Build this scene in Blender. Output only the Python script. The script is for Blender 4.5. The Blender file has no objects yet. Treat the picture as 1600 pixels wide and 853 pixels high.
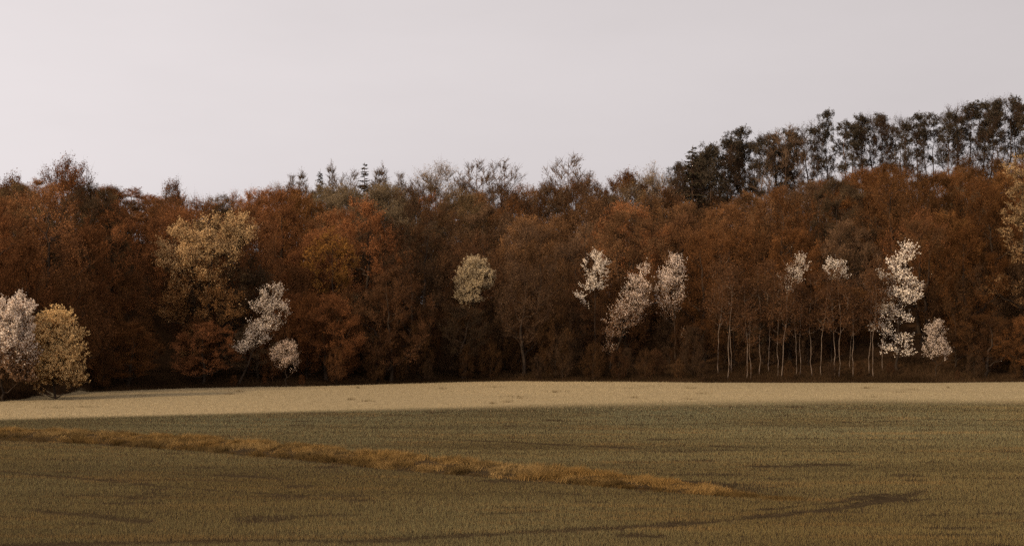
import bpy, math, random
import numpy as np
from mathutils import Vector

R = math.radians
scene = bpy.context.scene

# ------------------------------------------------------------------ camera, sky, sun, exposure
CAM_Z = 6.0                      # camera height above the field
F = 2222.0                       # focal length in photo pixels (50 mm on 36 mm, 1600 px)
HOR = 508.0                      # photo row of the horizon
cam = bpy.data.cameras.new('camera'); cam.lens = 50; cam.sensor_width = 36
cam.clip_start = 0.5; cam.clip_end = 12000
cam_ob = bpy.data.objects.new('camera', cam); scene.collection.objects.link(cam_ob)
cam_ob.location = (0, 0, CAM_Z)
cam_ob.rotation_euler = (R(90) + math.atan((HOR - 426.5) / F), 0, 0)
scene.camera = cam_ob

SUN_EL, SUN_AZ = R(24), R(-130)   # azimuth from the view direction, negative = to the left
world = bpy.data.worlds.new('World'); scene.world = world; world.use_nodes = True
wn = world.node_tree; wn.nodes.clear()
def wnode(t): return wn.nodes.new(t)
sky = wnode('ShaderNodeTexSky'); sky.sky_type = 'NISHITA'; sky.sun_disc = False
sky.sun_elevation = SUN_EL; sky.sun_rotation = SUN_AZ
sky.altitude = 200; sky.air_density = 1.0; sky.dust_density = 4.0; sky.ozone_density = 1.0
bw = wnode('ShaderNodeRGBToBW')
comp = wnode('ShaderNodeMath'); comp.operation = 'POWER'; comp.inputs[1].default_value = 0.38   # thin high overcast evens the sky out
tint = wnode('ShaderNodeMix'); tint.data_type = 'RGBA'; tint.blend_type = 'MULTIPLY'; tint.inputs[0].default_value = 1.0
tint.inputs[7].default_value = (1.0, 0.928, 0.936, 1)
bg = wnode('ShaderNodeBackground'); bg.inputs['Strength'].default_value = 0.126
wo = wnode('ShaderNodeOutputWorld')
gain = wnode('ShaderNodeMath'); gain.operation = 'MULTIPLY'; gain.inputs[1].default_value = 1.0
wn.links.new(sky.outputs[0], bw.inputs[0]); wn.links.new(bw.outputs[0], comp.inputs[0])
# forward scattering in the hazy overcast: the sky brightens smoothly towards the sun
wtc = wnode('ShaderNodeTexCoord'); dot = wnode('ShaderNodeVectorMath'); dot.operation = 'DOT_PRODUCT'
dot.inputs[1].default_value = (math.sin(SUN_AZ) * math.cos(SUN_EL), math.cos(SUN_AZ) * math.cos(SUN_EL), math.sin(SUN_EL))
glow = wnode('ShaderNodeMapRange'); glow.interpolation_type = 'LINEAR'
glow.inputs[1].default_value = -1; glow.inputs[2].default_value = 1; glow.inputs[3].default_value = 2.2; glow.inputs[4].default_value = 8.2
wn.links.new(wtc.outputs['Generated'], dot.inputs[0]); wn.links.new(dot.outputs['Value'], glow.inputs[0]); wn.links.new(glow.outputs[0], gain.inputs[1])
wn.links.new(comp.outputs[0], gain.inputs[0]); wn.links.new(gain.outputs[0], tint.inputs[6])
cmap = wnode('ShaderNodeMapping'); cmap.inputs['Scale'].default_value = (1, 1, 3.5)
cnz = wnode('ShaderNodeTexNoise'); cnz.inputs['Scale'].default_value = 2.6; cnz.inputs['Detail'].default_value = 5; cnz.inputs['Roughness'].default_value = 0.55
crg = wnode('ShaderNodeMapRange'); crg.inputs[1].default_value = 0.25; crg.inputs[2].default_value = 0.75; crg.inputs[3].default_value = 0.95; crg.inputs[4].default_value = 1.05
cmul = wnode('ShaderNodeMix'); cmul.data_type = 'RGBA'; cmul.blend_type = 'MULTIPLY'; cmul.inputs[0].default_value = 1.0
wn.links.new(wtc.outputs['Generated'], cmap.inputs[0]); wn.links.new(cmap.outputs[0], cnz.inputs[0]); wn.links.new(cnz.outputs[0], crg.inputs[0])
wn.links.new(tint.outputs[2], cmul.inputs[6]); wn.links.new(crg.outputs[0], cmul.inputs[7])
wn.links.new(cmul.outputs[2], bg.inputs['Color']); wn.links.new(bg.outputs[0], wo.inputs[0])

sl = bpy.data.lights.new('sun', 'SUN'); sl.energy = 4.9; sl.angle = R(4); sl.color = (1.0, 0.80, 0.54)
so = bpy.data.objects.new('sun', sl); scene.collection.objects.link(so)
sd = Vector((math.sin(SUN_AZ) * math.cos(SUN_EL), math.cos(SUN_AZ) * math.cos(SUN_EL), math.sin(SUN_EL)))
so.rotation_euler = sd.to_track_quat('Z', 'Y').to_euler(); so.location = (-60, 20, 60)

scene.view_settings.view_transform = 'Standard'; scene.view_settings.look = 'None'
scene.view_settings.exposure = 0.0; scene.view_settings.gamma = 1.0
scene.view_settings.use_curve_mapping = False
scene.render.engine = 'CYCLES'
cy = scene.cycles
cy.max_bounces = 6; cy.diffuse_bounces = 5; cy.glossy_bounces = 1; cy.transmission_bounces = 3
cy.use_denoising = False

# ------------------------------------------------------------------ helpers
def px_x(px, y): return (px - 800.0) / F * y            # world x of a photo column at distance y
def px_z(py, y): return CAM_Z + (HOR - py) / F * y      # world height of a photo row at distance y
def px_y(py): return CAM_Z * F / (py - HOR)             # distance of a photo row on the flat field

def _hash(ix, iy, seed):
    h = (ix.astype(np.int64) * 374761393 + iy.astype(np.int64) * 668265263 + seed * 974634777) & 0xffffffff
    h = ((h ^ (h >> 13)) * 1274126177) & 0xffffffff
    return ((h ^ (h >> 16)) & 0xffff) / 65535.0
def vnoise(x, y, seed=0):
    x = np.asarray(x, float); y = np.asarray(y, float)
    ix = np.floor(x); iy = np.floor(y); fx = x - ix; fy = y - iy
    fx = fx * fx * (3 - 2 * fx); fy = fy * fy * (3 - 2 * fy)
    a = _hash(ix, iy, seed); b = _hash(ix + 1, iy, seed); c = _hash(ix, iy + 1, seed); d = _hash(ix + 1, iy + 1, seed)
    return (a * (1 - fx) + b * fx) * (1 - fy) + (c * (1 - fx) + d * fx) * fy

class MB:
    """collects triangles with a material slot and a colour per face"""
    def __init__(s): s.V = []; s.T = []; s.M = []; s.C = []; s.S = []; s.n = 0
    def add(s, v, t, mat=0, col=None, smooth=False):
        v = np.asarray(v, np.float32).reshape(-1, 3); t = np.asarray(t, np.int32).reshape(-1, 3)
        if len(t) == 0: return
        s.V.append(v); s.T.append(t + s.n); s.n += len(v)
        s.M.append(np.full(len(t), mat, np.int32)); s.S.append(np.full(len(t), smooth, bool))
        c = np.ones((len(t), 4), np.float32)
        if col is not None: c[:, :3] = col
        s.C.append(c)
    def tube(s, pts, rad, sides=5, mat=0):
        pts = np.asarray(pts, float); n = len(pts)
        d = np.gradient(pts, axis=0); d /= np.linalg.norm(d, axis=1, keepdims=True) + 1e-9
        ref = np.where(np.abs(d[:, 2:3]) > 0.9, np.array([[1., 0, 0]]), np.array([[0, 0, 1.]]))
        u = np.cross(d, ref); u /= np.linalg.norm(u, axis=1, keepdims=True) + 1e-9
        w = np.cross(d, u)
        a = np.arange(sides) / sides * 2 * np.pi
        ring = pts[:, None] + np.asarray(rad)[:, None, None] * (np.cos(a)[None, :, None] * u[:, None] + np.sin(a)[None, :, None] * w[:, None])
        i = np.arange(n - 1)[:, None] * sides; j = np.arange(sides)[None]; k = (j + 1) % sides
        q = np.stack([i + j, i + k, i + sides + k, i + sides + j], -1).reshape(-1, 4)
        s.add(ring.reshape(-1, 3), np.concatenate([q[:, [0, 1, 2]], q[:, [0, 2, 3]]]), mat, None, True)
    def mesh(s, name, mats):
        me = bpy.data.meshes.new(name)
        V = np.concatenate(s.V); T = np.concatenate(s.T); n = len(T)
        me.vertices.add(len(V)); me.vertices.foreach_set('co', V.ravel())
        me.loops.add(n * 3); me.loops.foreach_set('vertex_index', T.ravel())
        me.polygons.add(n); me.polygons.foreach_set('loop_start', np.arange(n, dtype=np.int32) * 3)
        for m in mats: me.materials.append(m)
        me.polygons.foreach_set('material_index', np.concatenate(s.M))
        me.polygons.foreach_set('use_smooth', np.concatenate(s.S))
        at = me.attributes.new('col', 'FLOAT_COLOR', 'FACE')
        at.data.foreach_set('color', np.concatenate(s.C).ravel())
        me.update(calc_edges=True)
        return me

def link(name, data, parent=None):
    o = bpy.data.objects.new(name, data); scene.collection.objects.link(o); o.parent = parent
    return o
def tag(o, label=None, cat=None, group=None, kind=None):
    if label: o['label'] = label
    if cat: o['category'] = cat
    if group: o['group'] = group
    if kind: o['kind'] = kind
    return o

# ------------------------------------------------------------------ materials
def leaf_mat(name, rough=0.75, trans=0.3, obj=True):
    m = bpy.data.materials.new(name); m.use_nodes = True; nt = m.node_tree; nt.nodes.clear()
    N = nt.nodes.new; L = nt.links.new
    at = N('ShaderNodeAttribute'); at.attribute_name = 'col'
    c = at.outputs['Color']
    if obj:
        oi = N('ShaderNodeObjectInfo'); mx = N('ShaderNodeMix'); mx.data_type = 'RGBA'; mx.blend_type = 'MULTIPLY'; mx.inputs[0].default_value = 1
        L(c, mx.inputs[6]); L(oi.outputs['Color'], mx.inputs[7]); c = mx.outputs[2]
    d = N('ShaderNodeBsdfDiffuse'); d.inputs['Roughness'].default_value = rough; t = N('ShaderNodeBsdfTranslucent')
    L(c, d.inputs['Color']); L(c, t.inputs['Color'])
    x = N('ShaderNodeMixShader'); x.inputs[0].default_value = trans
    L(d.outputs[0], x.inputs[1]); L(t.outputs[0], x.inputs[2])
    o = N('ShaderNodeOutputMaterial'); L(x.outputs[0], o.inputs[0])
    return m
def bark_mat(name, c1, c2, scale=3.0, stretch=0.25):
    m = bpy.data.materials.new(name); m.use_nodes = True; nt = m.node_tree; N = nt.nodes.new; L = nt.links.new
    b = nt.nodes['Principled BSDF']; b.inputs['Roughness'].default_value = 0.9
    b.inputs['Specular IOR Level'].default_value = 0.1
    tc = N('ShaderNodeTexCoord'); mp = N('ShaderNodeMapping'); mp.inputs['Scale'].default_value = (1, 1, stretch)
    nz = N('ShaderNodeTexNoise'); nz.inputs['Scale'].default_value = scale; nz.inputs['Detail'].default_value = 6
    cr = N('ShaderNodeValToRGB'); cr.color_ramp.elements[0].position = 0.35; cr.color_ramp.elements[1].position = 0.68
    cr.color_ramp.elements[0].color = (*c1, 1); cr.color_ramp.elements[1].color = (*c2, 1)
    bp = N('ShaderNodeBump'); bp.inputs['Strength'].default_value = 0.5; bp.inputs['Distance'].default_value = 0.03
    L(tc.outputs['Object'], mp.inputs[0]); L(mp.outputs[0], nz.inputs[0]); L(nz.outputs[0], cr.inputs[0])
    L(cr.outputs[0], b.inputs['Base Color']); L(nz.outputs[0], bp.inputs['Height']); L(bp.outputs[0], b.inputs['Normal'])
    return m
LEAF = leaf_mat('leaf'); NEEDLE = leaf_mat('needle', trans=0.1); TWIG = leaf_mat('twig', trans=0.0)
GRASS = leaf_mat('grass_blade', trans=0.25, obj=False)
BARK = bark_mat('bark_dark', (0.012, 0.008, 0.005), (0.036, 0.022, 0.013))
BARK_PINE = bark_mat('bark_pine', (0.035, 0.020, 0.012), (0.09, 0.05, 0.028))
BARK_BIRCH = bark_mat('bark_birch', (0.04, 0.026, 0.016), (0.17, 0.12, 0.085), 2.2, 0.6)

# ------------------------------------------------------------------ terrain
EDGE_PX = [(-300, 640), (0, 626), (60, 620), (130, 612), (300, 606), (480, 603), (640, 598), (800, 596), (1100, 597), (1600, 597), (1900, 597)]
_ex = np.array([px_x(a, px_y(b)) for a, b in EDGE_PX]); _ey = np.array([px_y(b) for a, b in EDGE_PX])
def edge_y(x):
    x = np.asarray(x, float)
    return np.interp(x, _ex, _ey) + 1.2 * (vnoise(x / 5.0, x * 0, 5) - 0.5)
BND_PX = [(-300, 660), (0, 655), (250, 649), (500, 642), (900, 632), (1200, 629), (1600, 627), (1900, 626)]
_bx = np.array([px_x(a, px_y(b)) for a, b in BND_PX]); _by = np.array([px_y(b) for a, b in BND_PX])
def bound_y(x): return np.interp(x, _bx, _by) + 0.9 * (vnoise(np.asarray(x) / 7.0, 0 * np.asarray(x), 8) - 0.5)

STRIP_PX = [(-260, 684), (0, 689), (150, 695), (300, 705), (450, 718), (600, 733), (750, 745), (900, 757), (1050, 770), (1215, 781)]
_sx = np.array([px_x(a, px_y(b)) for a, b in STRIP_PX]); _sy = np.array([px_y(b) for a, b in STRIP_PX])
STRIP_END = _sx[-1]
def strip_y(x): return np.interp(x, _sx, _sy)

def smooth(t): t = np.clip(t, 0, 1); return t * t * (3 - 2 * t)
def ground_z(x, y):
    x = np.asarray(x, float); y = np.asarray(y, float)
    s = y - edge_y(np.clip(x, -90, 90))
    a = x / np.maximum(y, 1.0)                                     # where along the slope
    slope = 0.13 + 0.10 * smooth((-a - 0.08) / 0.2) + 0.20 * smooth((a - 0.10) / 0.16)
    depth = 72.0
    up = slope * (np.clip(s, 0, depth) + 0.0)
    up = up * smooth(0.25 + s / 16.0) * (s > 0)
    fall = np.clip(s - depth - 6, 0, 400)
    up = up - np.minimum(fall * 0.12, np.maximum(up - 1.0, 0))
    und = 0.10 * (vnoise(x / 14, y / 22, 3) - 0.5) + 0.5 * smooth(s / 10) * (vnoise(x / 6, y / 6, 4) - 0.5) * (s < 90)
    bank = 0.0
    d = y - strip_y(x)
    bank = 0.30 * np.exp(-((d - 3.4) / 1.9) ** 2) * smooth((STRIP_END - x) / 14.0) * (np.abs(d - 3.4) < 9)
    return up + und + bank

def build_ground():
    fx = np.arange(-100, 100.01, 1.0); fy = np.concatenate([np.arange(20, 120, 0.75), np.arange(120, 260, 1.25)])
    ox = np.array([150, 220, 350, 600, 1100, 2200, 5000.]); oy = np.array([300, 380, 550, 900, 1600, 3000, 6000.])
    xs = np.concatenate([-ox[::-1], fx, ox]); ys = np.concatenate([[-3000, -800, -200, -60, -20, 5], fy, oy])
    X, Y = np.meshgrid(xs, ys); Z = ground_z(X, Y)
    nx, ny = len(xs), len(ys)
    i = (np.arange(ny - 1)[:, None] * nx + np.arange(nx - 1)[None]).ravel()
    q = np.stack([i, i + 1, i + nx + 1, i + nx], 1)
    T = np.concatenate([q[:, [0, 1, 2]], q[:, [0, 2, 3]]])
    V = np.stack([X, Y, Z], -1).reshape(-1, 3)
    c = V[T].mean(1); s = c[:, 1] - edge_y(np.clip(c[:, 0], -90, 90)); b = c[:, 1] - bound_y(np.clip(c[:, 0], -90, 90))
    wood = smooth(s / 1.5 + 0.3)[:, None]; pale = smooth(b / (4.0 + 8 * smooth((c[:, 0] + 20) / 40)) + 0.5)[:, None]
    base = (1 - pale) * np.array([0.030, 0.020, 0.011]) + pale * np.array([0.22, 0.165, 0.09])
    col = base * (1 - wood) + wood * np.array([0.040, 0.021, 0.010])
    mb = MB(); mb.add(V, T, 0, col, True)
    m = bpy.data.materials.new('ground'); m.use_nodes = True; nt = m.node_tree; N = nt.nodes.new; L = nt.links.new
    p = nt.nodes['Principled BSDF']; p.inputs['Roughness'].default_value = 1; p.inputs['Specular IOR Level'].default_value = 0
    at = N('ShaderNodeAttribute'); at.attribute_name = 'col'
    geo = N('ShaderNodeNewGeometry'); nz = N('ShaderNodeTexNoise'); nz.inputs['Scale'].default_value = 1.7; nz.inputs['Detail'].default_value = 8
    nz.inputs['Roughness'].default_value = 0.75
    mr = N('ShaderNodeMapRange'); mr.inputs[1].default_value = 0.3; mr.inputs[2].default_value = 0.7; mr.inputs[3].default_value = 0.6; mr.inputs[4].default_value = 1.4
    mx = N('ShaderNodeMix'); mx.data_type = 'RGBA'; mx.blend_type = 'MULTIPLY'; mx.inputs[0].default_value = 1
    bp = N('ShaderNodeBump'); bp.inputs['Distance'].default_value = 0.08; bp.inputs['Strength'].default_value = 0.6
    L(geo.outputs['Position'], nz.inputs[0]); L(nz.outputs[0], mr.inputs[0]); L(at.outputs['Color'], mx.inputs[6]); L(mr.outputs[0], mx.inputs[7])
    L(mx.outputs[2], p.inputs['Base Color']); L(nz.outputs[0], bp.inputs['Height']); L(bp.outputs[0], p.inputs['Normal'])
    tag(link('ground', mb.mesh('ground', [m])), 'gently rising farmland and leaf-littered wood floor under everything', 'ground', kind='structure')
build_ground()

# ------------------------------------------------------------------ field grass
def blades(mb, rng, x, y, h, w, col, lean=0.45, lean_dir=None, z0=None):
    n = len(x)
    z = ground_z(x, y) - 0.02 if z0 is None else z0
    a = rng.uniform(0, np.pi, n); ux = np.cos(a) * w * 0.5; uy = np.sin(a) * w * 0.5
    la = rng.uniform(0, 2 * np.pi, n); ll = h * lean * rng.uniform(0, 1, n)
    tx = np.cos(la) * ll; ty = np.sin(la) * ll
    if lean_dir is not None: tx = tx + lean_dir[0] * h; ty = ty + lean_dir[1] * h
    V = np.empty((n, 3, 3), np.float32)
    V[:, 0] = np.stack([x - ux, y - uy, z], 1); V[:, 1] = np.stack([x + ux, y + uy, z], 1)
    V[:, 2] = np.stack([x + tx, y + ty, z + h], 1)
    mb.add(V.reshape(-1, 3), np.arange(n * 3).reshape(-1, 3), 0, col)

def polyline(pxs):
    return np.array([(px_x(a, px_y(b)), px_y(b)) for a, b in pxs])
def dist_poly(x, y, P):
    d = np.full(len(x), 1e9)
    for (x0, y0), (x1, y1) in zip(P[:-1], P[1:]):
        vx, vy = x1 - x0, y1 - y0; t = np.clip(((x - x0) * vx + (y - y0) * vy) / (vx * vx + vy * vy), 0, 1)
        d = np.minimum(d, np.hypot(x - x0 - t * vx, y - y0 - t * vy))
    return d
TRACKS = [  # wheel ruts and lodged lines: photo path, half width
    (polyline([(560, 846), (760, 834), (940, 826), (1100, 816), (1220, 803), (1320, 793), (1390, 779), (1440, 768)]), 0.32),
    (polyline([(-80, 850), (160, 846), (420, 842), (560, 846)]), 0.22),
    (polyline([(1180, 797), (1300, 786), (1380, 772), (1370, 767), (1330, 771)]), 0.14),
    (polyline([(40, 793), (130, 801), (230, 812)]), 0.26),
    (polyline([(215, 755), (330, 764), (450, 772), (560, 775)]), 0.21),
    (polyline([(0, 736), (90, 743), (190, 752)]), 0.19),
    (polyline([(350, 741), (460, 749)]), 0.21), (polyline([(840, 768), (905, 773)]), 0.22),
    (polyline([(1180, 728), (1310, 726)]), 0.34), (polyline([(760, 803), (900, 797), (1010, 794)]), 0.14),
    (polyline([(980, 836), (1030, 838)]), 0.26), (polyline([(600, 682), (800, 690), (1000, 700)]), 0.26),
    (polyline([(880, 706), (1120, 703), (1330, 705)]), 0.21), (polyline([(1450, 655), (1590, 657)]), 0.30),
    (polyline([(1420, 750), (1500, 746)]), 0.22), (polyline([(1000, 662), (1150, 660)]), 0.26)]
def build_crop():
    rng = np.random.default_rng(11); n = 1150000
    y = 33.0 * (116 / 33.0) ** rng.uniform(0, 1, n); x = rng.uniform(-1, 1, n) * (0.40 * y + 5)
    keep = y < bound_y(x) + rng.normal(0, 1, n) * (1.6 + 4.5 * smooth((x + 20) / 40)) * (0.3 + 1.4 * vnoise(x / 6, y / 3, 29))
    d = y - strip_y(x)
    keep &= ~((d > 0.0) & (d < 5.0 + 0.8 * (vnoise(x / 1.5, 0 * x, 64) - 0.5)) & (x < STRIP_END + rng.normal(0, 1.0, n)))
    x, y = x[keep], y[keep]; n = len(x)
    yr = y + 0.05 * x
    row = 0.5 * vnoise(x / 16, yr / 1.1, 21) + 0.5 * vnoise(x / 24 + 9, yr / 2.6, 25)
    row2 = vnoise(x / 5, yr / 0.6, 22)
    row = np.clip((row - 0.5) * 1.6 + 0.5, 0, 1)
    patch = vnoise(x / 9, y / 9, 23); big = vnoise(x / 22, y / 30, 24)
    h = 0.115 * (0.78 + 0.26 * row + 0.16 * row2 + 0.2 * (patch - 0.5)) * rng.uniform(0.65, 1.2, n)
    tr = np.zeros(n)
    wob = 0.5 * (vnoise(x * 0.6, y * 0.9, 31) - 0.5) + 0.3 * (vnoise(x * 2.2, y * 3, 32) - 0.5)
    for P, hw in TRACKS:
        tr = np.maximum(tr, smooth(1.35 - (dist_poly(x, y, P) + wob) / hw * 0.8) * (0.75 + 0.25 * vnoise(x / 2.5, y / 2.5, 33)))
    gap = smooth((vnoise(x / 2.6, yr / 0.7, 40) - 0.80) / 0.10)
    keep = (rng.uniform(0, 1, n) > tr * 0.66) & (rng.uniform(0, 1, n) > gap * 0.8)
    h = h * (1 - 0.6 * tr)
    a = np.array([0.158, 0.112, 0.042]); b = np.array([0.122, 0.112, 0.060]); c = np.array([0.22, 0.12, 0.04])
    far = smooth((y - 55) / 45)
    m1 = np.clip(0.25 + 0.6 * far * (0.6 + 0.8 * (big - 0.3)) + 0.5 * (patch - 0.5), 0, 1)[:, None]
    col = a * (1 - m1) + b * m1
    dry = (smooth((row2 - 0.62) / 0.3) * 0.35 + (rng.uniform(0, 1, n) < 0.06) * 0.7)[:, None]
    col = col * (1 - dry) + c * dry
    col *= rng.uniform(0.9, 1.1, (n, 1)) * (0.82 + 0.24 * row[:, None] + 0.16 * (patch[:, None] - 0.5))
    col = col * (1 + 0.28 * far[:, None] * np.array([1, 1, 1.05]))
    w = 0.0045 + 0.00016 * y
    mb = MB(); blades(mb, rng, x[keep], y[keep], h[keep], w[keep], col[keep])
    tag(link('crop_grass', mb.mesh('crop_grass', [GRASS])), 'short olive green crop covering the near field', 'grass', kind='stuff')
def build_pale_strip():
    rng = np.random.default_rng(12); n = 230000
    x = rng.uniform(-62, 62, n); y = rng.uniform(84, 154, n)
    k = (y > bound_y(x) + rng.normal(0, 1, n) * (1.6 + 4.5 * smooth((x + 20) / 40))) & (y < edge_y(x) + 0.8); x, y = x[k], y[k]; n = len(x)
    row = vnoise(x / 20, (y + 0.06 * x) / 1.6, 51); p = vnoise(x / 12, y / 7, 52)
    h = 0.10 * (0.6 + 0.5 * row + 0.5 * p) * rng.uniform(0.6, 1.3, n)
    for P in (polyline([(960, 634), (1060, 628), (1200, 624)]), polyline([(430, 641), (450, 641)]), polyline([(1090, 614), (1240, 612)])):
        t = smooth(1.4 - dist_poly(x, y, P) / 0.5); h *= 1 - 0.5 * t; k2 = rng.uniform(0, 1, n) > 0.85 * t
        x, y, h, row, p = x[k2], y[k2], h[k2], row[k2], p[k2]; n = len(x)
    col = np.array([0.315, 0.238, 0.132]) * (0.62 + 0.45 * p + 0.3 * row)[:, None] * rng.uniform(0.75, 1.2, (n, 1))  # strip blades coloured paler than the near crop
    green = (smooth((x + 5) / 45) * (0.6 + 0.6 * vnoise(x / 14, y / 5, 53)))[:, None]        # strip turns greener and duller to the right
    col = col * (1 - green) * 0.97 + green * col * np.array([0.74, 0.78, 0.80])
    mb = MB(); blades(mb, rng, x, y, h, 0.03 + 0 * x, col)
    wx = rng.uniform(-55, 55, 46); wy = rng.uniform(0.05, 0.95, 46); wy = bound_y(wx) * (1 - wy) + edge_y(wx) * wy          # odd weeds left standing
    wx = np.repeat(wx, 45) + rng.normal(0, 1, 46 * 45) * np.repeat(rng.uniform(0.1, 0.7, 46), 45); wy = np.repeat(wy, 45) + rng.normal(0, 0.2, 46 * 45)
    blades(mb, rng, wx, wy, rng.uniform(0.1, 0.3, len(wx)), 0.03 + 0 * wx, np.array([0.11, 0.075, 0.035]) * rng.uniform(0.6, 1.3, (len(wx), 1)), 0.8)
    tag(link('pale_grass', mb.mesh('pale_grass', [GRASS])), 'pale straw coloured grass in a strip along the wood', 'grass', kind='stuff')
def build_dry_strip():
    rng = np.random.default_rng(13); mb = MB()
    nc = 4600
    cx = rng.uniform(-46, STRIP_END + 0.6, nc); taper = np.clip((STRIP_END + 1.2 - cx) / 5, 0.15, 1)
    cyy = strip_y(cx) + 0.25 + rng.uniform(0, 1, nc) * 4.7 * taper
    for_z = 0.85 * vnoise(cx / 0.55, cyy / 0.7, 61) + 0.15 * vnoise(cx / 2.5, cyy / 1.5, 63)
    ch = (0.06 + 0.22 * smooth((for_z - 0.38) / 0.34) + 0.06 * rng.uniform(-1, 1, nc)) * (0.5 + 0.5 * taper)
    k = 36
    x = np.repeat(cx, k) + rng.normal(0, 0.14, nc * k); y = np.repeat(cyy, k) + rng.normal(0, 0.15, nc * k)
    h = np.repeat(ch, k) * rng.uniform(0.5, 1.15, nc * k)
    la = rng.uniform(0, 2 * np.pi, nc); ll = rng.uniform(0.2, 1.1, nc)
    ld = (np.repeat(np.cos(la) * ll, k), np.repeat(np.sin(la) * ll - 0.2, k))
    edge_shadow = (cyy - strip_y(cx) < 1.5) & (vnoise(cx / 1.1, cyy * 0, 66) > 0.35)  # shadow along the strip's lower edge is put into the clump colour
    shade = np.repeat(rng.uniform(0.55, 1.35, nc) * np.where(edge_shadow, 0.5, 1.0) * np.where(rng.uniform(0, 1, nc) < 0.15, 0.4, 1), k)
    g = vnoise(x / 3, y / 1.5, 62)[:, None]
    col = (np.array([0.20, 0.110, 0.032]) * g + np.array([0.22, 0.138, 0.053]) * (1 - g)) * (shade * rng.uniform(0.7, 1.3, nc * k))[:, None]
    ok = y > strip_y(x) + 0.05
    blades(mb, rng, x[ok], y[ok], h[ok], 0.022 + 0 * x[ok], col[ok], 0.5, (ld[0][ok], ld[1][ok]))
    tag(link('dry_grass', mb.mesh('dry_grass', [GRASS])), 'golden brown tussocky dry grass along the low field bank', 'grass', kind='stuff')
build_crop(); build_pale_strip(); build_dry_strip()

# ------------------------------------------------------------------ trees
def unit(v): return v / (np.linalg.norm(v, axis=-1, keepdims=True) + 1e-9)
def bez(a, b, c, n):
    t = np.linspace(0, 1, n)[:, None]; return (1 - t) ** 2 * a + 2 * t * (1 - t) * b + t * t * c

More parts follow.
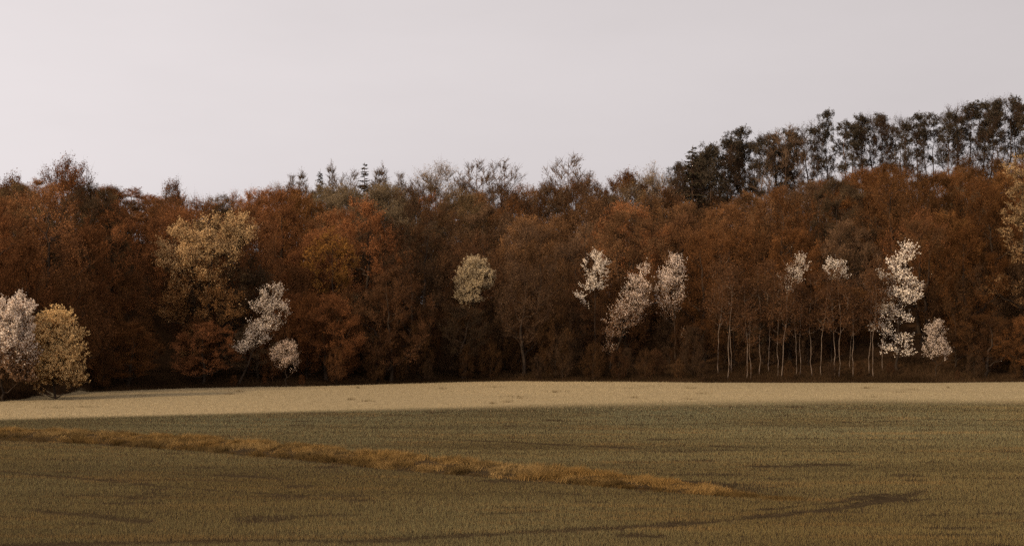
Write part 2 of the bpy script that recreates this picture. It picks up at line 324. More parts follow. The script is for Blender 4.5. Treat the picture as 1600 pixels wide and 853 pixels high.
def grow(seed, trunk, r0, att, n_main=10, low=0.2, twigs=14, twig_len=1.1, twig_up=0.5, twig_w=0.03, leaf_n=10, leaf=0.14, aspect=0.8,
         col=None, twig_col=(0.05, 0.028, 0.015), spread=0.10, sweep=0.7, sub=3, limb_r=0.45, wisp=0, flat=1.0, rand=0.62, bough=0.16):
    """trunk polyline + crown points -> (trunk MB, crown MB): limbs fork towards the points, twigs and leaves sit on their ends"""
    rng = np.random.default_rng(seed)
    tb, cb = MB(), MB()
    trunk = np.asarray(trunk, float); nt = len(trunk)
    trad = r0 * (1 - 0.88 * np.linspace(0, 1, nt) ** 0.9); trad[0] *= 1.5
    tb.tube(trunk, trad, 8)
    np_, nr = [], []
    i0 = max(1, int(low * nt))
    for i in range(i0, nt): np_.append(trunk[i]); nr.append(trad[i])
    att = np.asarray(att, float); left = list(range(len(att)))
    ctr = att.mean(0); chosen = [int(np.argmax(np.linalg.norm(att - ctr, axis=1)))]
    dmin = np.linalg.norm(att - att[chosen[0]], axis=1)
    while len(chosen) < min(n_main, len(att)):
        j = int(np.argmax(dmin)); chosen.append(j); dmin = np.minimum(dmin, np.linalg.norm(att - att[j], axis=1))
    order = chosen + [i for i in rng.permutation(len(att)) if i not in set(chosen)]
    TP0, TP1, TC = [], [], []; W0, W1 = [], []
    for oi, ai in enumerate(order):
        p = att[ai]; main = oi < len(chosen)
        P = np.array(np_); dv = p - P; hd = np.linalg.norm(dv[:, :2], axis=1)
        cost = np.linalg.norm(dv, axis=1) + 2.0 * np.maximum(0, P[:, 2] - (p[2] - sweep * hd))
        k = int(np.argmin(cost)); a = P[k]; d = np.linalg.norm(p - a)
        if d < 0.05: continue
        rr = min(nr[k] * (0.62 if main else 0.55), limb_r * r0 if main else bough * r0)
        rr = max(rr, 0.012)
        hv = p - a; up = np.array([0, 0, 1.0])
        mid = a + hv * 0.5 + rng.normal(0, 0.10, 3) * d + (-up if sweep > 0 else up) * d * 0.10
        n = 9 if main else 5
        B = bez(a, mid, p, n); B[1:-1] += rng.normal(0, 0.03 * d, (n - 2, 3))
        rad = np.linspace(rr, max(0.008, rr * 0.2), n)
        tb.tube(B, rad, 5 if main else 3)
        for i in range(1, n): np_.append(B[i]); nr.append(rad[i])
        # twigs
        m = twigs; t = rng.uniform(0.25, 1.0, m) ** 0.7 * (n - 1); ii = np.minimum(t.astype(int), n - 2); ff = (t - ii)[:, None]
        q0 = B[ii] * (1 - ff) + B[ii + 1] * ff
        out = unit(unit(B[-1] - B[0]) * 0.55 + rng.normal(0, rand, (m, 3)) * [1, 1, flat] + np.array([0, 0, twig_up]))
        L = twig_len * rng.uniform(0.5, 1.25, (m, 1))
        if wisp:
            wd = unit(unit(B[-1] - B[-2]) * 0.7 + rng.normal(0, 0.4, (wisp, 3)) + [0, 0, 0.7])
            W0.append(np.repeat(B[-1:], wisp, 0)); W1.append(B[-1] + wd * twig_len * rng.uniform(0.8, 1.6, (wisp, 1)))
        TP0.append(q0); TP1.append(q0 + out * L); TC.append(np.full(m, rng.uniform(0, 1)))
    A = np.concatenate(TP0); Bq = np.concatenate(TP1); cl = np.concatenate(TC); m = len(A)
    def ribbons(a, b, w):
        side = unit(np.cross(b - a, rng.normal(0, 1, a.shape))) * w * 0.5; k = len(a)
        V = np.stack([a - side, a + side, b], 1).reshape(-1, 3)
        cb.add(V, np.arange(k * 3).reshape(-1, 3), 1, np.array(twig_col) * rng.uniform(0.7, 1.3, (k, 1)))
    ribbons(A, Bq, twig_w)
    if wisp: ribbons(np.concatenate(W0), np.concatenate(W1), twig_w)
    # side shoots
    idx = np.repeat(np.arange(m), sub); t = rng.uniform(0.2, 0.95, (len(idx), 1))
    s0 = A[idx] + (Bq[idx] - A[idx]) * t
    dirs = unit(unit(Bq[idx] - A[idx]) * 0.8 + rng.normal(0, 0.8 * rand, (len(idx), 3)) * [1, 1, flat] + np.array([0, 0, 0.25 * twig_up]))
    s1 = s0 + dirs * twig_len * 0.45 * rng.uniform(0.5, 1.2, (len(idx), 1))
    if sub: ribbons(s0, s1, twig_w * 0.7)
    # leaves along twigs and side shoots
    ga = np.concatenate([A, s0]); gb = np.concatenate([Bq, s1]); gc = np.concatenate([cl, cl[idx]])
    li = rng.integers(0, len(ga), m * leaf_n); t = rng.uniform(0.25, 1.05, (len(li), 1))
    c = ga[li] + (gb[li] - ga[li]) * t + rng.normal(0, spread, (len(li), 3))
    u = unit(rng.normal(0, 1, c.shape)); w = unit(np.cross(u, rng.normal(0, 1, c.shape)))
    sz = leaf * rng.uniform(0.6, 1.35, (len(li), 1))
    V = np.stack([c - u * sz * 0.5 - w * sz * aspect * 0.35, c + u * sz * 0.1 + w * sz * aspect * 0.65, c + u * sz * 0.75 - w * sz * aspect * 0.3], 1).reshape(-1, 3)
    cc = col(c, rng, gc[li]) if col else np.ones((len(li), 3))
    cb.add(V, np.arange(len(li) * 3).reshape(-1, 3), 0, cc)
    return tb, cb

def tint_fn(v=0.35, clump=0.5, warm=0.15):
    def f(c, rng, g):
        k = (1 - v + 2 * v * rng.uniform(0, 1, len(c))) * (1 - clump / 2 + clump * g)
        wv = rng.uniform(-warm, warm, len(c))
        return np.stack([k * (1 + wv * 0.4), k, k * (1 - wv)], 1)
    return f

def stem(rng, H, n=14, wob=0.02, lean=(0, 0)):
    t = np.linspace(0, 1, n); x = np.cumsum(rng.normal(0, wob * H / n * 3, n)); y = np.cumsum(rng.normal(0, wob * H / n * 3, n))
    return np.stack([x - x[0] + lean[0] * t ** 1.3, y - y[0] + lean[1] * t ** 1.3, t * H - 0.25 * (t == 0)], 1)

def dome_points(rng, H, Rr, base, n, fill=0.55, lobes=0.25, peak=0.38):
    u = rng.uniform(0, 1, n) ** 0.9; az = rng.uniform(0, 2 * np.pi, n)
    prof = np.where(u > peak, np.sqrt(np.maximum(0, 1 - ((u - peak) / (1 - peak)) ** 2)), 0.55 + 0.45 * np.sin(u / peak * np.pi / 2))
    k = rng.integers(0, 99)
    rr = Rr * prof * (1 - lobes + 2 * lobes * vnoise(az * 1.6 + 50, u * 3.5, k)) * (fill + (1 - fill) * rng.uniform(0, 1, n) ** 0.6)
    zz = H * (base + (1 - base) * u) * (1 + 0.06 * (vnoise(az * 1.6, 0 * u, k + 5) - 0.5))
    return np.stack([rr * np.cos(az), rr * np.sin(az), zz], 1)

PROTO = {}
def proto(key, tb, cb, bark=None, leafm=None):
    PROTO[key] = (tb.mesh(key + '_trunk', [bark or BARK]), cb.mesh(key + '_crown', [leafm or LEAF, TWIG]))
def place(key, name, x, y, label, cat, group=None, scale=1.0, rz=0.0, color=(1, 1, 1), zoff=0.0, sz=None):
    e = link(name, None); e.empty_display_size = 0.5
    e.location = (x, y, float(ground_z(np.array([x]), np.array([y]))[0]) + zoff); e.rotation_euler = (0, 0, rz)
    e.scale = (scale, scale, sz or scale)
    tag(e, label, cat, group)
    t = link('trunk', PROTO[key][0], e); c = link('crown', PROTO[key][1], e); c.color = (*color, 1)
    return e

rg = np.random.default_rng(77)
# --- unit stock for the wood
TW = (0.62, 0.62, 0.66)                                                    # twigs take the tree's own brown, a little duller
for i in range(7):     # leafing beeches, 16 m
    r = np.random.default_rng(100 + i); Rr = [4.6, 5.2, 4.2, 5.6, 4.8, 5.0, 4.4][i]
    tb, cb = grow(200 + i, stem(r, 13.5, wob=0.04), 0.27, dome_points(r, 15.0, Rr, 0.16, 100, fill=0.6, lobes=0.36), n_main=20, low=0.2, twigs=20, twig_len=1.2,
                  twig_up=0.5, leaf_n=14, leaf=0.10, col=tint_fn(0.3, 0.9), spread=0.07, twig_w=0.028, limb_r=0.62, wisp=7, flat=0.75, rand=0.45, bough=0.32, twig_col=TW, sub=4)
    proto('beech%d' % i, tb, cb)
for i in range(5):     # open dark-limbed trees, 15 m
    r = np.random.default_rng(120 + i)
    tb, cb = grow(220 + i, stem(r, 12.5, wob=0.07), 0.29, dome_points(r, 14.6, [4.2, 5.0, 4.6, 3.8, 5.4][i], 0.34, 80, fill=0.5), n_main=16, low=0.25, twigs=16,
                  twig_len=1.3, twig_up=0.55, leaf_n=5, leaf=0.09, col=tint_fn(), spread=0.06, limb_r=0.7, twig_w=0.026, wisp=8, flat=0.8, rand=0.45, bough=0.32, twig_col=(0.42, 0.42, 0.46), sub=4)
    proto('open%d' % i, tb, cb)
for i in range(5):     # thicket saplings and edge shrubs, 6 m, leafy to the ground
    r = np.random.default_rng(140 + i)
    tb, cb = grow(240 + i, stem(r, 5.0, wob=0.06), 0.07, dome_points(r, 5.6, [2.2, 2.6, 1.9, 2.4, 1.6][i], 0.06, 70, lobes=0.4), n_main=14, low=0.02, twigs=14,
                  twig_len=1.0, twig_up=0.9, leaf_n=9, leaf=0.085, col=tint_fn(), spread=0.07, twig_w=0.02, wisp=5, rand=0.45, bough=0.4, twig_col=TW, sub=4)
    proto('thicket%d' % i, tb, cb)

RUSSET = [(0.237, 0.096, 0.036), (0.215, 0.085, 0.032), (0.261, 0.114, 0.044), (0.190, 0.085, 0.033)]
UMBER = [(0.132, 0.065, 0.028), (0.116, 0.054, 0.024), (0.152, 0.075, 0.031), (0.125, 0.069, 0.035)]
DUN = [(0.135, 0.088, 0.046), (0.115, 0.072, 0.038), (0.16, 0.098, 0.045), (0.10, 0.060, 0.032)]
AMBER = [(0.149, 0.066, 0.022), (0.136, 0.056, 0.019), (0.120, 0.054, 0.020)]

# --- conifers
def spruce(seed, H, Rr, dens=1.0, droop=0.25, start=0.12, needles=18, nl=0.42, nw=0.08, bare=False):
    rng = np.random.default_rng(seed); tb, cb = MB(), MB()
    tr = stem(rng, H, 12, 0.006); tb.tube(tr, 0.16 * (1 - 0.93 * np.linspace(0, 1, 12)), 6)
    z = start * H; A, B = [], []
    while z < H * 0.985:
        u = (z / H - start) / (1 - start); L0 = Rr * (1 - u) ** 0.85 + 0.12
        c = np.array([np.interp(z, tr[:, 2], tr[:, 0]), np.interp(z, tr[:, 2], tr[:, 1]), z])
        for a in rng.uniform(0, 2 * np.pi) + np.arange(5) / 5 * 2 * np.pi + rng.normal(0, 0.25, 5):
            if rng.uniform() > dens: continue
            L = L0 * (rng.uniform(0.35, 1.15) if bare else rng.uniform(0.6, 1.12)); c = c + [0, 0, rng.uniform(-0.2, 0.2)]; d = np.array([math.cos(a), math.sin(a), 0])
            pts = np.array([c, c + d * L * 0.5 + [0, 0, -droop * L * 0.35], c + d * L + [0, 0, -droop * L * (0.6 - 0.5 * u) + 0.05 * L]])
            tb.tube(pts, [0.03, 0.02, 0.006], 3)
            m = int(needles * (0.4 + L)); t = rng.uniform(0.12, 1, (m, 1))
            q = np.where(t < .5, pts[0] + (pts[1] - pts[0]) * t * 2, pts[1] + (pts[2] - pts[1]) * (t * 2 - 1))
            side = np.cross(d, [0, 0, 1.0]) * rng.choice([-1, 1], (m, 1))
            dv = unit(d * 0.7 + side * 0.7 + rng.normal(0, 0.25, (m, 3)) + [0, 0, -0.25 if not bare else 0.1])
            A.append(q); B.append(q + dv * nl * (1.1 - t * 0.5) * rng.uniform(0.6, 1.3, (m, 1)) * (0.4 + 0.6 * min(1, L)))
        z += rng.uniform(0.16, 0.28) * (1.3 if bare else 1)
    A = np.concatenate(A); B = np.concatenate(B); k = len(A)
    s = unit(np.cross(B - A, rng.normal(0, 1, A.shape) * 0.5 + [0, 0, 1])) * nw * 0.5
    M = A + (B - A) * 0.55
    V = np.stack([A, M - s, B, A, B, M + s], 1).reshape(-1, 3)
    cb.add(V, np.arange(k * 6).reshape(-1, 3), 1 if bare else 0, np.repeat(rng.uniform(0.7, 1.3, (k, 1)) * np.ones((1, 3)) * (np.array([[0.10, 0.062, 0.036]]) if bare else 1), 2, 0))
    return tb, cb
for i in range(3):
    proto('spruce%d' % i, *spruce(300 + i, 13, [1.9, 1.6, 2.2][i], 0.95), bark=BARK_PINE, leafm=NEEDLE)
def cone_points(rng, H, Rr, base, n, tip=0.9):
    u = 1 - rng.uniform(0, 1, n) ** 0.75; az = rng.uniform(0, 2 * np.pi, n); rr = Rr * (1 - u) ** tip * rng.uniform(0.35, 1.1, n) + 0.05
    return np.stack([rr * np.cos(az), rr * np.sin(az), H * (base + (1 - base) * u)], 1)
for i, (Rr, tip) in enumerate([(1.5, 0.9), (3.0, 0.6), (1.2, 1.0)]):     # larches just breaking bud
    r = np.random.default_rng(315 + i)
    proto('larch%d' % i, *grow(316 + i, stem(r, 12.6, wob=0.012), 0.10, cone_points(r, 12.9, Rr, 0.5, 120, tip), n_main=40, low=0.45, twigs=8, twig_len=0.6, twig_up=0.5,
                               twig_w=0.03, leaf_n=2, leaf=0.06, col=tint_fn(), spread=0.03, sub=3, sweep=[0.5, 0.9, 0.3][i], limb_r=0.25, wisp=2, flat=0.6, rand=0.4, twig_col=(1, 0.9, 0.8)), bark=BARK_PINE)
def pine(seed, H, clumps, Rr):
    r = np.random.default_rng(seed); att = []
    tr = stem(r, H * 0.93, wob=0.035)
    for k in range(clumps):
        u = r.uniform(0, 1) ** 0.75; az = k * 2.4 + r.normal(0, 0.4); rad = Rr * r.uniform(0.25, 1.0) * (1 - 0.8 * u)
        c = np.array([rad * math.cos(az), rad * math.sin(az), H * (0.52 + 0.47 * u)]); c[:2] += [np.interp(c[2], tr[:, 2], tr[:, 0]), np.interp(c[2], tr[:, 2], tr[:, 1])]
        att.append(c + r.normal(0, 1, (5, 3)) * [0.5, 0.5, 0.2])
    return grow(seed + 1, tr, 0.17, np.concatenate(att), n_main=clumps, low=0.55, twigs=8, twig_len=0.55, twig_up=0.35, twig_w=0.02,
                leaf_n=6, leaf=0.26, aspect=0.25, col=tint_fn(0.3, 0.4, 0.05), spread=0.07, sub=2, sweep=0.25, limb_r=0.4, twig_col=(0.03, 0.02, 0.012))
for i in range(5):
    proto('pine%d' % i, *pine(330 + 7 * i, 15, [20, 26, 15, 22, 30][i], [2.5, 3.0, 2.0, 3.3, 2.7][i]), bark=BARK_PINE, leafm=NEEDLE)
for i in range(3):
    r = np.random.default_rng(360 + i)
    tb, cb = grow(361 + i, stem(r, 9.0, wob=0.03), 0.038, dome_points(r, 9.6, 1.3, 0.45, 30), n_main=6, low=0.45, twigs=9, twig_len=0.8, twig_up=0.4,
                  leaf_n=6, leaf=0.10, col=tint_fn(), twig_w=0.02, twig_col=TW)
    proto('birch%d' % i, tb, cb, bark=BARK_BIRCH)

# --- single trees whose crown the photograph shows as a shape of its own
def ell_points(rng, ells, Y, x0, z0, dens):
    pts = []
    for (px, py, rx, ry) in ells:
        cx = px_x(px, Y) - x0; cz = px_z(py, Y) - z0; ax = rx / F * Y; az = ry / F * Y; ay = 0.9 * ax
        n = max(4, int(dens * rx * ry / 100)); v = unit(rng.normal(0, 1, (n, 3))) * rng.uniform(0.25, 1, (n, 1)) ** 0.5
        pts.append(v * [ax, ay, az] + [cx, 0, cz])
    return np.concatenate(pts)
def hero(name, label, cat, base_px, Y, ells, seed, colf, dens=3.0, r0=0.12, bend=0.0, group=None, bark=None, **kw):
    rng = np.random.default_rng(seed)
    x0 = px_x(base_px, Y); z0 = float(ground_z(np.array([x0]), np.array([Y]))[0])
    att = ell_points(rng, ells, Y, x0, z0, dens)
    top = att[att[:, 2] > np.quantile(att[:, 2], 0.85)].mean(0); n = 14; t = np.linspace(0, 1, n)[:, None]
    cen = att.mean(0)
    tr = bez(np.array([0, 0, -0.2]), np.array([cen[0] * 0.7, 0, cen[2] * 0.6]), top * [1, 1, 0.97], n); tr[1:-1] += rng.normal(0, 0.06, (n - 2, 3))
    par = dict(n_main=max(6, len(att) // 6), low=0.2, twigs=9, twig_len=0.8, twig_up=0.3, leaf_n=16, leaf=0.10, spread=0.035, sub=4, twig_w=0.022, flat=0.55, wisp=2, rand=0.42, bough=0.3)
    par.update(kw)
    tb, cb = grow(seed + 1, tr, r0, att, col=colf, **par)
    e = link(name, None); e.location = (x0, Y, z0); tag(e, label, cat, group)
    link('trunk', tb.mesh(name + '_trunk', [bark or BARK]), e)
    link('crown', cb.mesh(name + '_crown', [LEAF, TWIG]), e)
    return e
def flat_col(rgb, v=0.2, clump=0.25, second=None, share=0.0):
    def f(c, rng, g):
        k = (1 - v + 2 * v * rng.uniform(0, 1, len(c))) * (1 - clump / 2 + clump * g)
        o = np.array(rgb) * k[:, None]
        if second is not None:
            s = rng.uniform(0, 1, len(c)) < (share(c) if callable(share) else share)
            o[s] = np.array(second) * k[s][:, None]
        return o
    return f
BLOSSOM = (0.74, 0.61, 0.48); PINKISH = (0.60, 0.45, 0.33); STRAW = (0.48, 0.31, 0.145); OLIVE = (0.30, 0.225, 0.12)
brown = (0.16, 0.075, 0.03)

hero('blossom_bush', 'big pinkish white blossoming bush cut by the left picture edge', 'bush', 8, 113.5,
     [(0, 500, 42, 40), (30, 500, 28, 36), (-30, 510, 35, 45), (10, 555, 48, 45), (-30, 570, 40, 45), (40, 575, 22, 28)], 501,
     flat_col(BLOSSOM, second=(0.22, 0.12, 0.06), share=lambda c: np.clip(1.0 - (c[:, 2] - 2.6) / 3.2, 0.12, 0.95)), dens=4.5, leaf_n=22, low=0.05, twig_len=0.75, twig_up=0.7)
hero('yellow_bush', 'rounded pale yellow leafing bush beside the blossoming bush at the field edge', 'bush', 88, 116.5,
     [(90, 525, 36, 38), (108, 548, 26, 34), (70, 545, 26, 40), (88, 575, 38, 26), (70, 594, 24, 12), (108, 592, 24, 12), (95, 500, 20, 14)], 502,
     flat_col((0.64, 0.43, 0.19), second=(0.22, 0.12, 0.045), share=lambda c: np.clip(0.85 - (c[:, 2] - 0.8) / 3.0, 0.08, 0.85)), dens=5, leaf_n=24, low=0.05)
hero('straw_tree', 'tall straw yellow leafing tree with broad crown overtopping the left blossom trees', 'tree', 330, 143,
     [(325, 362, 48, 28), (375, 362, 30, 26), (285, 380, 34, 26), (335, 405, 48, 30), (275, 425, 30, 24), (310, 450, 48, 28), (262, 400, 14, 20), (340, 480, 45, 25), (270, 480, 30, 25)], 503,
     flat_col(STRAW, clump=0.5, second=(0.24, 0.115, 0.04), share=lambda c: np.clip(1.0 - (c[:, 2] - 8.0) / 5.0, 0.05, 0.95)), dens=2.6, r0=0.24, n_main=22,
     twigs=13, twig_len=0.95, leaf_n=12, leaf=0.11, spread=0.12, low=0.3)
hero('cherry_tree', 'leaning white cherry with a stepped crown beside the tall straw yellow tree', 'tree', 372, 139,
     [(425, 465, 17, 16), (432, 490, 20, 14), (415, 510, 24, 14), (402, 528, 20, 14), (380, 543, 20, 12), (408, 485, 14, 12)], 504,
     flat_col(BLOSSOM), dens=6.5, leaf_n=8, leaf=0.072, twig_up=0.55, twig_len=0.90)
hero('blossom_shrub', 'low round pinkish blossom shrub under the stepped white cherry', 'shrub', 447, 138.5,
     [(446, 557, 22, 19), (452, 568, 18, 10)], 505, flat_col(PINKISH), dens=9.5, r0=0.06, leaf_n=8, leaf=0.072, twig_len=0.75, twig_up=0.8)
hero('thin_shrub', 'thin straggly tan leafing sapling at the wood edge under the tall straw tree', 'shrub', 296, 139.5,
     [(305, 530, 10, 16), (297, 560, 12, 14), (310, 548, 8, 8)], 506, flat_col((0.26, 0.14, 0.05)), dens=5, r0=0.05, leaf_n=10, leaf=0.088, twig_len=0.80)
hero('pale_tree', 'round-headed pale olive tree standing alone amid the dark brown wood', 'tree', 735, 158,
     [(740, 425, 25, 20), (727, 450, 18, 20), (752, 440, 20, 22), (735, 468, 20, 10)], 507, flat_col((0.44, 0.33, 0.19), clump=0.25), dens=12, r0=0.1,
     leaf_n=17, leaf=0.088, twig_len=0.80, twig_up=0.7, low=0.5)
CH = 'white cherries scattered along the wood edge'
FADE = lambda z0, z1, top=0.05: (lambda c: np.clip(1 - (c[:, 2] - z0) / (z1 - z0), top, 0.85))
hero('cherry_tree', 'small ragged white cherry nearest to the round pale olive tree', 'tree', 930, 158,
     [(932, 405, 7, 8), (930, 417, 17, 7), (936, 428, 18, 7), (932, 442, 15, 8), (920, 452, 11, 5), (908, 466, 5, 4)], 508, flat_col((0.80, 0.68, 0.54)), dens=6.8, leaf_n=13, leaf=0.072, twig_up=0.55, twig_len=0.90, group=CH)
hero('cherry_tree', 'slanting white cherry tapering down leftward, middle of the three central cherries', 'tree', 948, 157.5,
     [(1007, 424, 6, 10), (1000, 440, 14, 10), (994, 456, 22, 12), (990, 474, 27, 13), (980, 492, 30, 12), (974, 508, 26, 10), (958, 526, 20, 7), (948, 546, 13, 5)], 509,
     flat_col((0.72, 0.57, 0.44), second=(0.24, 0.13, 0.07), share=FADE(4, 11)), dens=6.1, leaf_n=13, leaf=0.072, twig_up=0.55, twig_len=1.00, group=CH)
hero('cherry_tree', 'upright pointed white cherry, tallest of the three central cherries', 'tree', 1056, 159,
     [(1056, 406, 6, 9), (1053, 420, 14, 10), (1050, 436, 23, 11), (1050, 454, 27, 13), (1046, 474, 22, 11), (1044, 492, 14, 8), (1064, 527, 9, 4)], 510,
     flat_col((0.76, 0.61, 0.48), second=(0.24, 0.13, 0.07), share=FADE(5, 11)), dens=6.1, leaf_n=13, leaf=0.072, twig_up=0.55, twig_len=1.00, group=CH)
hero('cherry_tree', 'small slanting white cherry crown above the birch stems', 'tree', 1222, 160,
     [(1252, 410, 9, 8), (1246, 424, 17, 9), (1238, 440, 17, 8), (1228, 452, 10, 6)], 511, flat_col((0.76, 0.63, 0.49)), dens=8.7, leaf_n=8, leaf=0.072, twig_up=0.55, twig_len=0.90, group=CH)
hero('cherry_tree', 'small rounded white cherry crown above the right end of the birch stems', 'tree', 1306, 160.5,
     [(1306, 413, 12, 8), (1306, 427, 19, 10), (1313, 438, 10, 7)], 512, flat_col((0.82, 0.70, 0.56)), dens=9.9, leaf_n=8, leaf=0.072, twig_up=0.55, twig_len=0.85, group=CH)
hero('cherry_tree', 'tallest and whitest cherry, a ragged column near the right end of the wood', 'tree', 1400, 155,
     [(1420, 394, 13, 8), (1404, 410, 20, 9), (1396, 434, 22, 11), (1422, 442, 16, 10), (1408, 464, 26, 12), (1432, 468, 9, 7), (1388, 490, 20, 11), (1408, 498, 14, 8), (1382, 515, 16, 9), (1404, 536, 15, 8), (1386, 546, 12, 5), (1412, 553, 11, 4)], 513,
     flat_col((0.80, 0.68, 0.54)), dens=6.5, r0=0.15, leaf_n=8, leaf=0.11, twig_len=1.00, group=CH)
hero('blossom_shrub', 'oval dusty pink blossom shrub right of the tallest cherry', 'shrub', 1460, 151.8,
     [(1458, 522, 18, 18), (1462, 546, 24, 16)], 514, flat_col((0.60, 0.47, 0.36)), dens=9.5, r0=0.06, leaf_n=8, leaf=0.072, twig_len=0.75, twig_up=0.7)
hero('pale_leaf_tree', 'tall cream leafing tree at the right picture edge', 'tree', 1605, 158,
     [(1590, 262, 22, 22), (1600, 300, 24, 26), (1585, 335, 20, 20), (1572, 365, 12, 14), (1600, 400, 20, 30), (1560, 445, 22, 16), (1600, 460, 25, 30), (1620, 330, 30, 60)], 515,
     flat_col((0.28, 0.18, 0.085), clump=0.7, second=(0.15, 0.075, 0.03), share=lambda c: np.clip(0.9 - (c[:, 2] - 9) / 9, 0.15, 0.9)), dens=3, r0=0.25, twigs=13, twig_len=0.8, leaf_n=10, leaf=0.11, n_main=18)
hero('amber_tree', 'amber orange leafing tree between the stepped cherry and the round pale tree', 'tree', 520, 152,
     [(520, 385, 36, 20), (500, 412, 26, 20), (545, 410, 24, 22), (515, 440, 36, 18)], 516, flat_col((0.22, 0.10, 0.025), clump=0.6), dens=3, r0=0.16, leaf_n=14, leaf=0.11, twig_len=0.8)

# --- the wood itself: every tree a thing
LAND = [(-9e9, 235, 'left of the tall straw yellow tree'), (235, 410, 'behind the tall straw yellow tree'),
        (410, 690, 'right of the stepped cherry'), (690, 900, 'around the round pale tree'),
        (900, 1100, 'around the central cherries'), (1100, 1375, 'above the birch stems'), (1375, 9e9, 'around the tallest cherry')]
def zone(x, y):
    p = 800 + x / y * F
    return next(z for a, b, z in LAND if a <= p < b)
SKY_PX = [(-200, 290), (0, 283), (80, 274), (180, 285), (250, 302), (330, 296), (420, 285), (500, 281), (560, 277), (640, 277), (700, 269), (760, 272), (830, 281), (890, 265),
          (1000, 261), (1040, 281), (1100, 298), (1200, 284), (1300, 262), (1400, 248), (1500, 250), (1600, 246), (1800, 246)]
def sky_row(p): return np.interp(p, [a for a, b in SKY_PX], [b for a, b in SKY_PX])
CLEAR = [(225, 415, 500, 143), (360, 460, 585, 139), (705, 775, 474, 158), (908, 955, 468, 158), (950, 1018, 545, 157.5), (1024, 1080, 498, 159),
         (1218, 1264, 458, 160), (1287, 1326, 446, 160.5), (1368, 1436, 560, 155), (1432, 1488, 578, 151.8), (1545, 1640, 490, 158), (490, 555, 455, 152), (-60, 140, 608, 117), (1112, 1385, 565, 153.5)]
def clear_top(x, y, half):
    """highest a tree may stand here without growing through the named trees behind it"""
    p = 800 + x / y * F; hp = half * F / y; z = 1e9
    for a, b, row, Y in CLEAR:
        if y < Y + 2.5 and p + hp > a and p - hp < b: z = min(z, px_z(row, y))
    return z
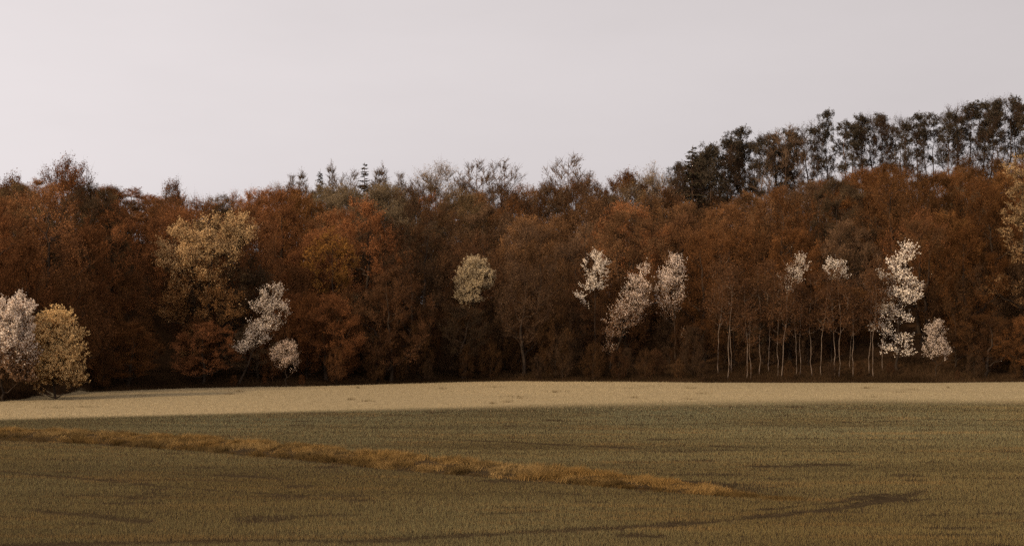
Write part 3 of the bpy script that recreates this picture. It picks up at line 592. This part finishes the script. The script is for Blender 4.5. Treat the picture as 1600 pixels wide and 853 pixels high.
def forest():
    rng = np.random.default_rng(5)
    s_rows = [3.5, 9.5, 16, 23, 31, 40, 49, 57, 66]
    for ri, s0 in enumerate(s_rows):
        yy = 145 + s0; half = 0.385 * yy + 4; step = 6.2 if ri < 5 else (5.6 if ri < 8 else 4.6)
        xs = np.arange(-half, half, step) + (ri % 2) * step / 2
        for x in xs:
            x = x + rng.uniform(-1.7, 1.7); y = float(edge_y(x)) + s0 + rng.uniform(-2.2, 2.2); p = 800 + x / y * F
            if p < -120 or p > 1720: continue
            g = float(ground_z(np.array([x]), np.array([y]))[0])
            zmax = px_z(sky_row(p) + rng.uniform(0, 26), y) - g            # keep the crown under the photographed skyline
            zmax = min(zmax, clear_top(x, y, 2.5) - g)
            frac = ([0.85, 0.95, 1, 1] if p < 1100 else [0.72, 0.85, 0.95, 1])[min(ri, 3)]
            want = min(zmax, 16.5 * frac * rng.uniform(0.85, 1.15) + (3.5 if ri >= 6 else 0))
            if ri >= 6: want = min(zmax, 22)
            if ri == 8: want = min(px_z(sky_row(p) + rng.uniform(0, 12), y) - g, 25)
            if want < 4: continue
            left = p < 560; right = p > 1080
            if rng.uniform() < (0.22 if left else (0.75 if ri < 2 else 0.5)) and ri < 7: key = 'open%d' % rng.integers(5); H0 = 15.5
            else: key = 'beech%d' % rng.integers(7); H0 = 16.4
            pal = RUSSET if left else (AMBER if right else UMBER)
            if rng.uniform() < 0.42: pal = [RUSSET, UMBER, DUN, DUN, AMBER][rng.integers(5)]
            if 1030 < p < 1290 and ri >= 5: pal = UMBER
            c = np.array(pal[rng.integers(len(pal))]) * rng.uniform(0.6, 1.3)
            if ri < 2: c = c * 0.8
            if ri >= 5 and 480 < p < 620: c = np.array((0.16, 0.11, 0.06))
            row = 'at the field edge' if ri < 2 else ('halfway up the slope' if ri < 5 else 'along the skyline')
            hue = 'dark-limbed thinly leafed tree' if key[0] == 'o' else 'russet leafing beech'
            k = want / H0
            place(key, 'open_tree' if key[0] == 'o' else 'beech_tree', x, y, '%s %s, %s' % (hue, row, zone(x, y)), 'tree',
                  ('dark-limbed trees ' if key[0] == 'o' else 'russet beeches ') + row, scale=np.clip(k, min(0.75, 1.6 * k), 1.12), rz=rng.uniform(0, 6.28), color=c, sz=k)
    for p, top, Y in [(205, 292, 178), (232, 303, 186), (262, 306, 192), (214, 330, 168)]:      # the dip left of the straw tree
        x = px_x(p, Y); g = float(ground_z(np.array([x]), np.array([Y]))[0]); k = (px_z(top, Y) - g) / 16.0
        place('beech%d' % (p % 7), 'beech_tree', x, Y, 'russet leafing beech along the skyline, left of the tall straw yellow tree' if p < 235 else 'russet leafing beech along the skyline, behind the tall straw yellow tree',
              'tree', 'russet beeches along the skyline', scale=max(k, 0.8), rz=p, color=np.array(RUSSET[p % 4]), sz=k)
    # thicket along the edge and understorey behind it
    for ri, (s0, step, k0, k1) in enumerate([(1.0, 3.2, 0.3, 0.7), (3.6, 3.6, 0.7, 1.2), (7.0, 4.2, 0.9, 1.4), (12.0, 5.0, 1.0, 1.5), (19.0, 6.0, 1.0, 1.5), (33.0, 6.0, 1.1, 1.6), (48.0, 5.5, 1.1, 1.6), (64.0, 5.0, 1.0, 1.5)]):
        for x in np.arange(-62 - 0.4 * s0, 66 + 0.4 * s0, step):
            x = x + rng.uniform(-1.2, 1.2); y = float(edge_y(x)) + s0 + rng.uniform(-0.6, 1.2); p = 800 + x / y * F
            if p < -90 or p > 1690: continue
            if 1110 < p < 1390 and ri < 2 and rng.uniform() < 0.45: continue
            if 225 < p < 300 and ri < 3: continue
            k = min(rng.uniform(k0, k1), (clear_top(x, y, 1.2) - float(ground_z(np.array([x]), np.array([y]))[0])) / 7.2)
            if k < 0.15: continue
            pal = RUSSET if p < 560 else UMBER
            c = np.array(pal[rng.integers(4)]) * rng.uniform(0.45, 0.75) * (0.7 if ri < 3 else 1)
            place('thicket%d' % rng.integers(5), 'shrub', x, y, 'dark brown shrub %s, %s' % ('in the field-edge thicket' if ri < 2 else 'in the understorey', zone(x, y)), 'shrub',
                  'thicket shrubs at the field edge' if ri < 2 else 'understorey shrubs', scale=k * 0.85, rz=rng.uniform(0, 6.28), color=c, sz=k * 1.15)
forest()

# --- skyline conifers
def conifer(key, name, px, top, Y, label, group, H0, color, wide=1.0):
    x = px_x(px, Y); g = float(ground_z(np.array([x]), np.array([Y]))[0]); k = (px_z(top, Y) - g) / H0
    place(key, name, x, Y, label, 'tree', group, scale=k * wide, rz=px * 0.7, color=color, sz=k)
DARKN = (0.040, 0.030, 0.017)
for i, (px, top, key) in enumerate([(455, 268, 'larch2'), (471, 266, 'larch0'), (498, 263, 'spruce0'), (518, 255, 'larch0'), (546, 263, 'larch1'), (570, 253, 'spruce2'),
                                    (588, 260, 'larch2'), (598, 258, 'larch0'), (625, 264, 'larch2')]):
    if key[0] == 's':
        conifer(key, 'spruce_tree', px, top, 206, ['dark spruce tip on the skyline, left one of two', 'dark spruce tip on the skyline, taller one of two'][int(px > 520)], 'spruce tips on the skyline', 13, DARKN, 0.9)
    else:
        conifer(key, 'larch_tree', px, top, 206, 'thin bare larch tip on the skyline among the two dark spruces', 'bare larch tips on the skyline', 13, (0.09, 0.06, 0.035))
for px, top, key, lab in [(742, 248, 'larch1', 'bare larch on the skyline, left one of the pair above the round pale tree'),
                          (786, 247, 'larch1', 'bare larch on the skyline, right one of the pair above the round pale tree'),
                          (887, 238, 'larch1', 'bare larch standing alone on the skyline left of the central cherries'),
                          (1083, 226, 'spruce2', 'feathery dark spruce at the left end of the pines'),
                          (1228, 192, 'larch1', 'pale bare larch rising among the ridge pines')]:
    conifer(key, 'spruce_tree' if key[0] == 's' else 'larch_tree', px, top, 204 if px < 1200 else 214, lab, None, 13, DARKN if key[0] == 's' else (0.10, 0.066, 0.042), 1.25)
ORD = ['leftmost', 'second', 'third', 'fourth', 'fifth', 'sixth', 'seventh', 'eighth', 'ninth', 'tenth', 'eleventh', 'twelfth', 'thirteenth', 'fourteenth', 'fifteenth', 'sixteenth',
       'seventeenth', 'eighteenth', 'nineteenth', 'twentieth', 'twenty-first', 'twenty-second', 'twenty-third', 'twenty-fourth']
for px, top, lab in [(683, 247, 'wispy pale bare tree rising above the skyline between the spruces and the larch pair'), (440, 284, 'low pale bare tree on the skyline left of the larch tips'),
                     (1010, 258, 'pale bare tree on the skyline above the central cherries')]:
    conifer('open%d' % (px % 4), 'bare_tree', px, top, 205, lab, None, 15.6, (0.26, 0.18, 0.11))
PINES = [(1064, 264), (1082, 252), (1098, 238), (1114, 226), (1138, 214), (1163, 208), (1192, 215), (1214, 205), (1243, 206), (1272, 196), (1297, 180), (1322, 190), (1350, 176), (1384, 178), (1416, 188), (1440, 184),
         (1462, 176), (1486, 171), (1514, 164), (1541, 156), (1566, 163), (1590, 150), (1622, 152), (1660, 150)]
for i, (px, top) in enumerate(PINES):
    Y = 213 + (i * 37 % 11) * 0.8
    conifer('pine%d' % (i * 3 % 5), 'pine_tree', px, top + (i * 7 % 5) * 3 - 4, Y, 'dark bare-trunked pine, %s from the left in the front row on the ridge' % ORD[i] if i else 'dark bare-trunked pine at the left end of the front row on the ridge', 'pines along the right ridge', 15, (0.046, 0.034, 0.022), 0.72 + 0.36 * (i * 5 % 7) / 6)
for k, (px, top) in enumerate([(1128, 222), (1205, 206), (1262, 190), (1366, 172), (1405, 180), (1502, 160), (1572, 148), (1040, 272), (1068, 250)]):
    conifer('open%d' % (k % 5), 'bare_tree', px, top, 216 if k < 7 else 206, 'dark leafless tree, %s' % ['left end of the ridge pines', 'among the pines left of the pale larch', 'just right of the pale larch', 'mid-ridge among the pines',
            'beside the widest sky gap in the pines', 'among the tallest pines', 'at the right end of the ridge pines', 'in the dip left of the feathery spruce', 'just left of the feathery spruce'][k], None, 15.6, (0.075, 0.045, 0.026), 0.8)
for i, px in enumerate([1092, 1122, 1150, 1180, 1230, 1335, 1402, 1450, 1500, 1550, 1600]):
    Y = 224 + (i * 29 % 7) * 1.2
    conifer('pine%d' % ((i * 2 + 1) % 5), 'pine_tree', px, np.interp(px, [a for a, b in PINES], [b for a, b in PINES]) + 10 + (i * 13 % 9), Y,
            'dark pine standing behind the front row on the right ridge', 'pines behind the front row on the ridge', 15, (0.046, 0.034, 0.022), 0.95)

# --- birch stems
for i, px in enumerate([1122, 1136, 1142, 1166, 1172, 1185, 1201, 1214, 1220, 1243, 1249, 1268, 1282, 1304, 1309, 1327, 1332, 1357, 1364, 1378]):
    rr = random.Random(i); Y = 151.5 + rr.uniform(0, 4.5); x = px_x(px, Y)
    k = rr.uniform(0.8, 1.35)
    place('birch%d' % (i % 3), 'birch_tree', x, Y, 'slender pale birch stem at the field edge below the two small cherry crowns', 'tree', 'birch stems at the field edge',
          scale=k, rz=rr.uniform(0, 6.28), color=(0.085, 0.040, 0.018)).rotation_euler.x = R(rr.uniform(-5, 5))

# --- undergrowth
def build_undergrowth():
    rng = np.random.default_rng(90); n = 90000; mb = MB()
    x = rng.uniform(-62, 62, n); y = edge_y(x) + rng.uniform(0, 1, n) ** 1.5 * 9 - 0.4
    h = (0.3 + 0.6 * vnoise(x / 2.2, y / 2.2, 91) * smooth((y - edge_y(x) + 0.5) / 2)) * rng.uniform(0.4, 1.2, n)
    col = np.array([0.034, 0.019, 0.009]) * (0.6 + 0.9 * vnoise(x / 3, y / 3, 92))[:, None] * rng.uniform(0.6, 1.4, (n, 1))
    blades(mb, rng, x, y, h, 0.05 + 0 * x, col, 0.9)
    tag(link('undergrowth', mb.mesh('undergrowth', [GRASS])), 'dead brown undergrowth and brambles at the foot of the wood', 'undergrowth', kind='stuff')
build_undergrowth()
print('objects', len(bpy.data.objects), 'tris', sum(len(m.polygons) for m in bpy.data.meshes))
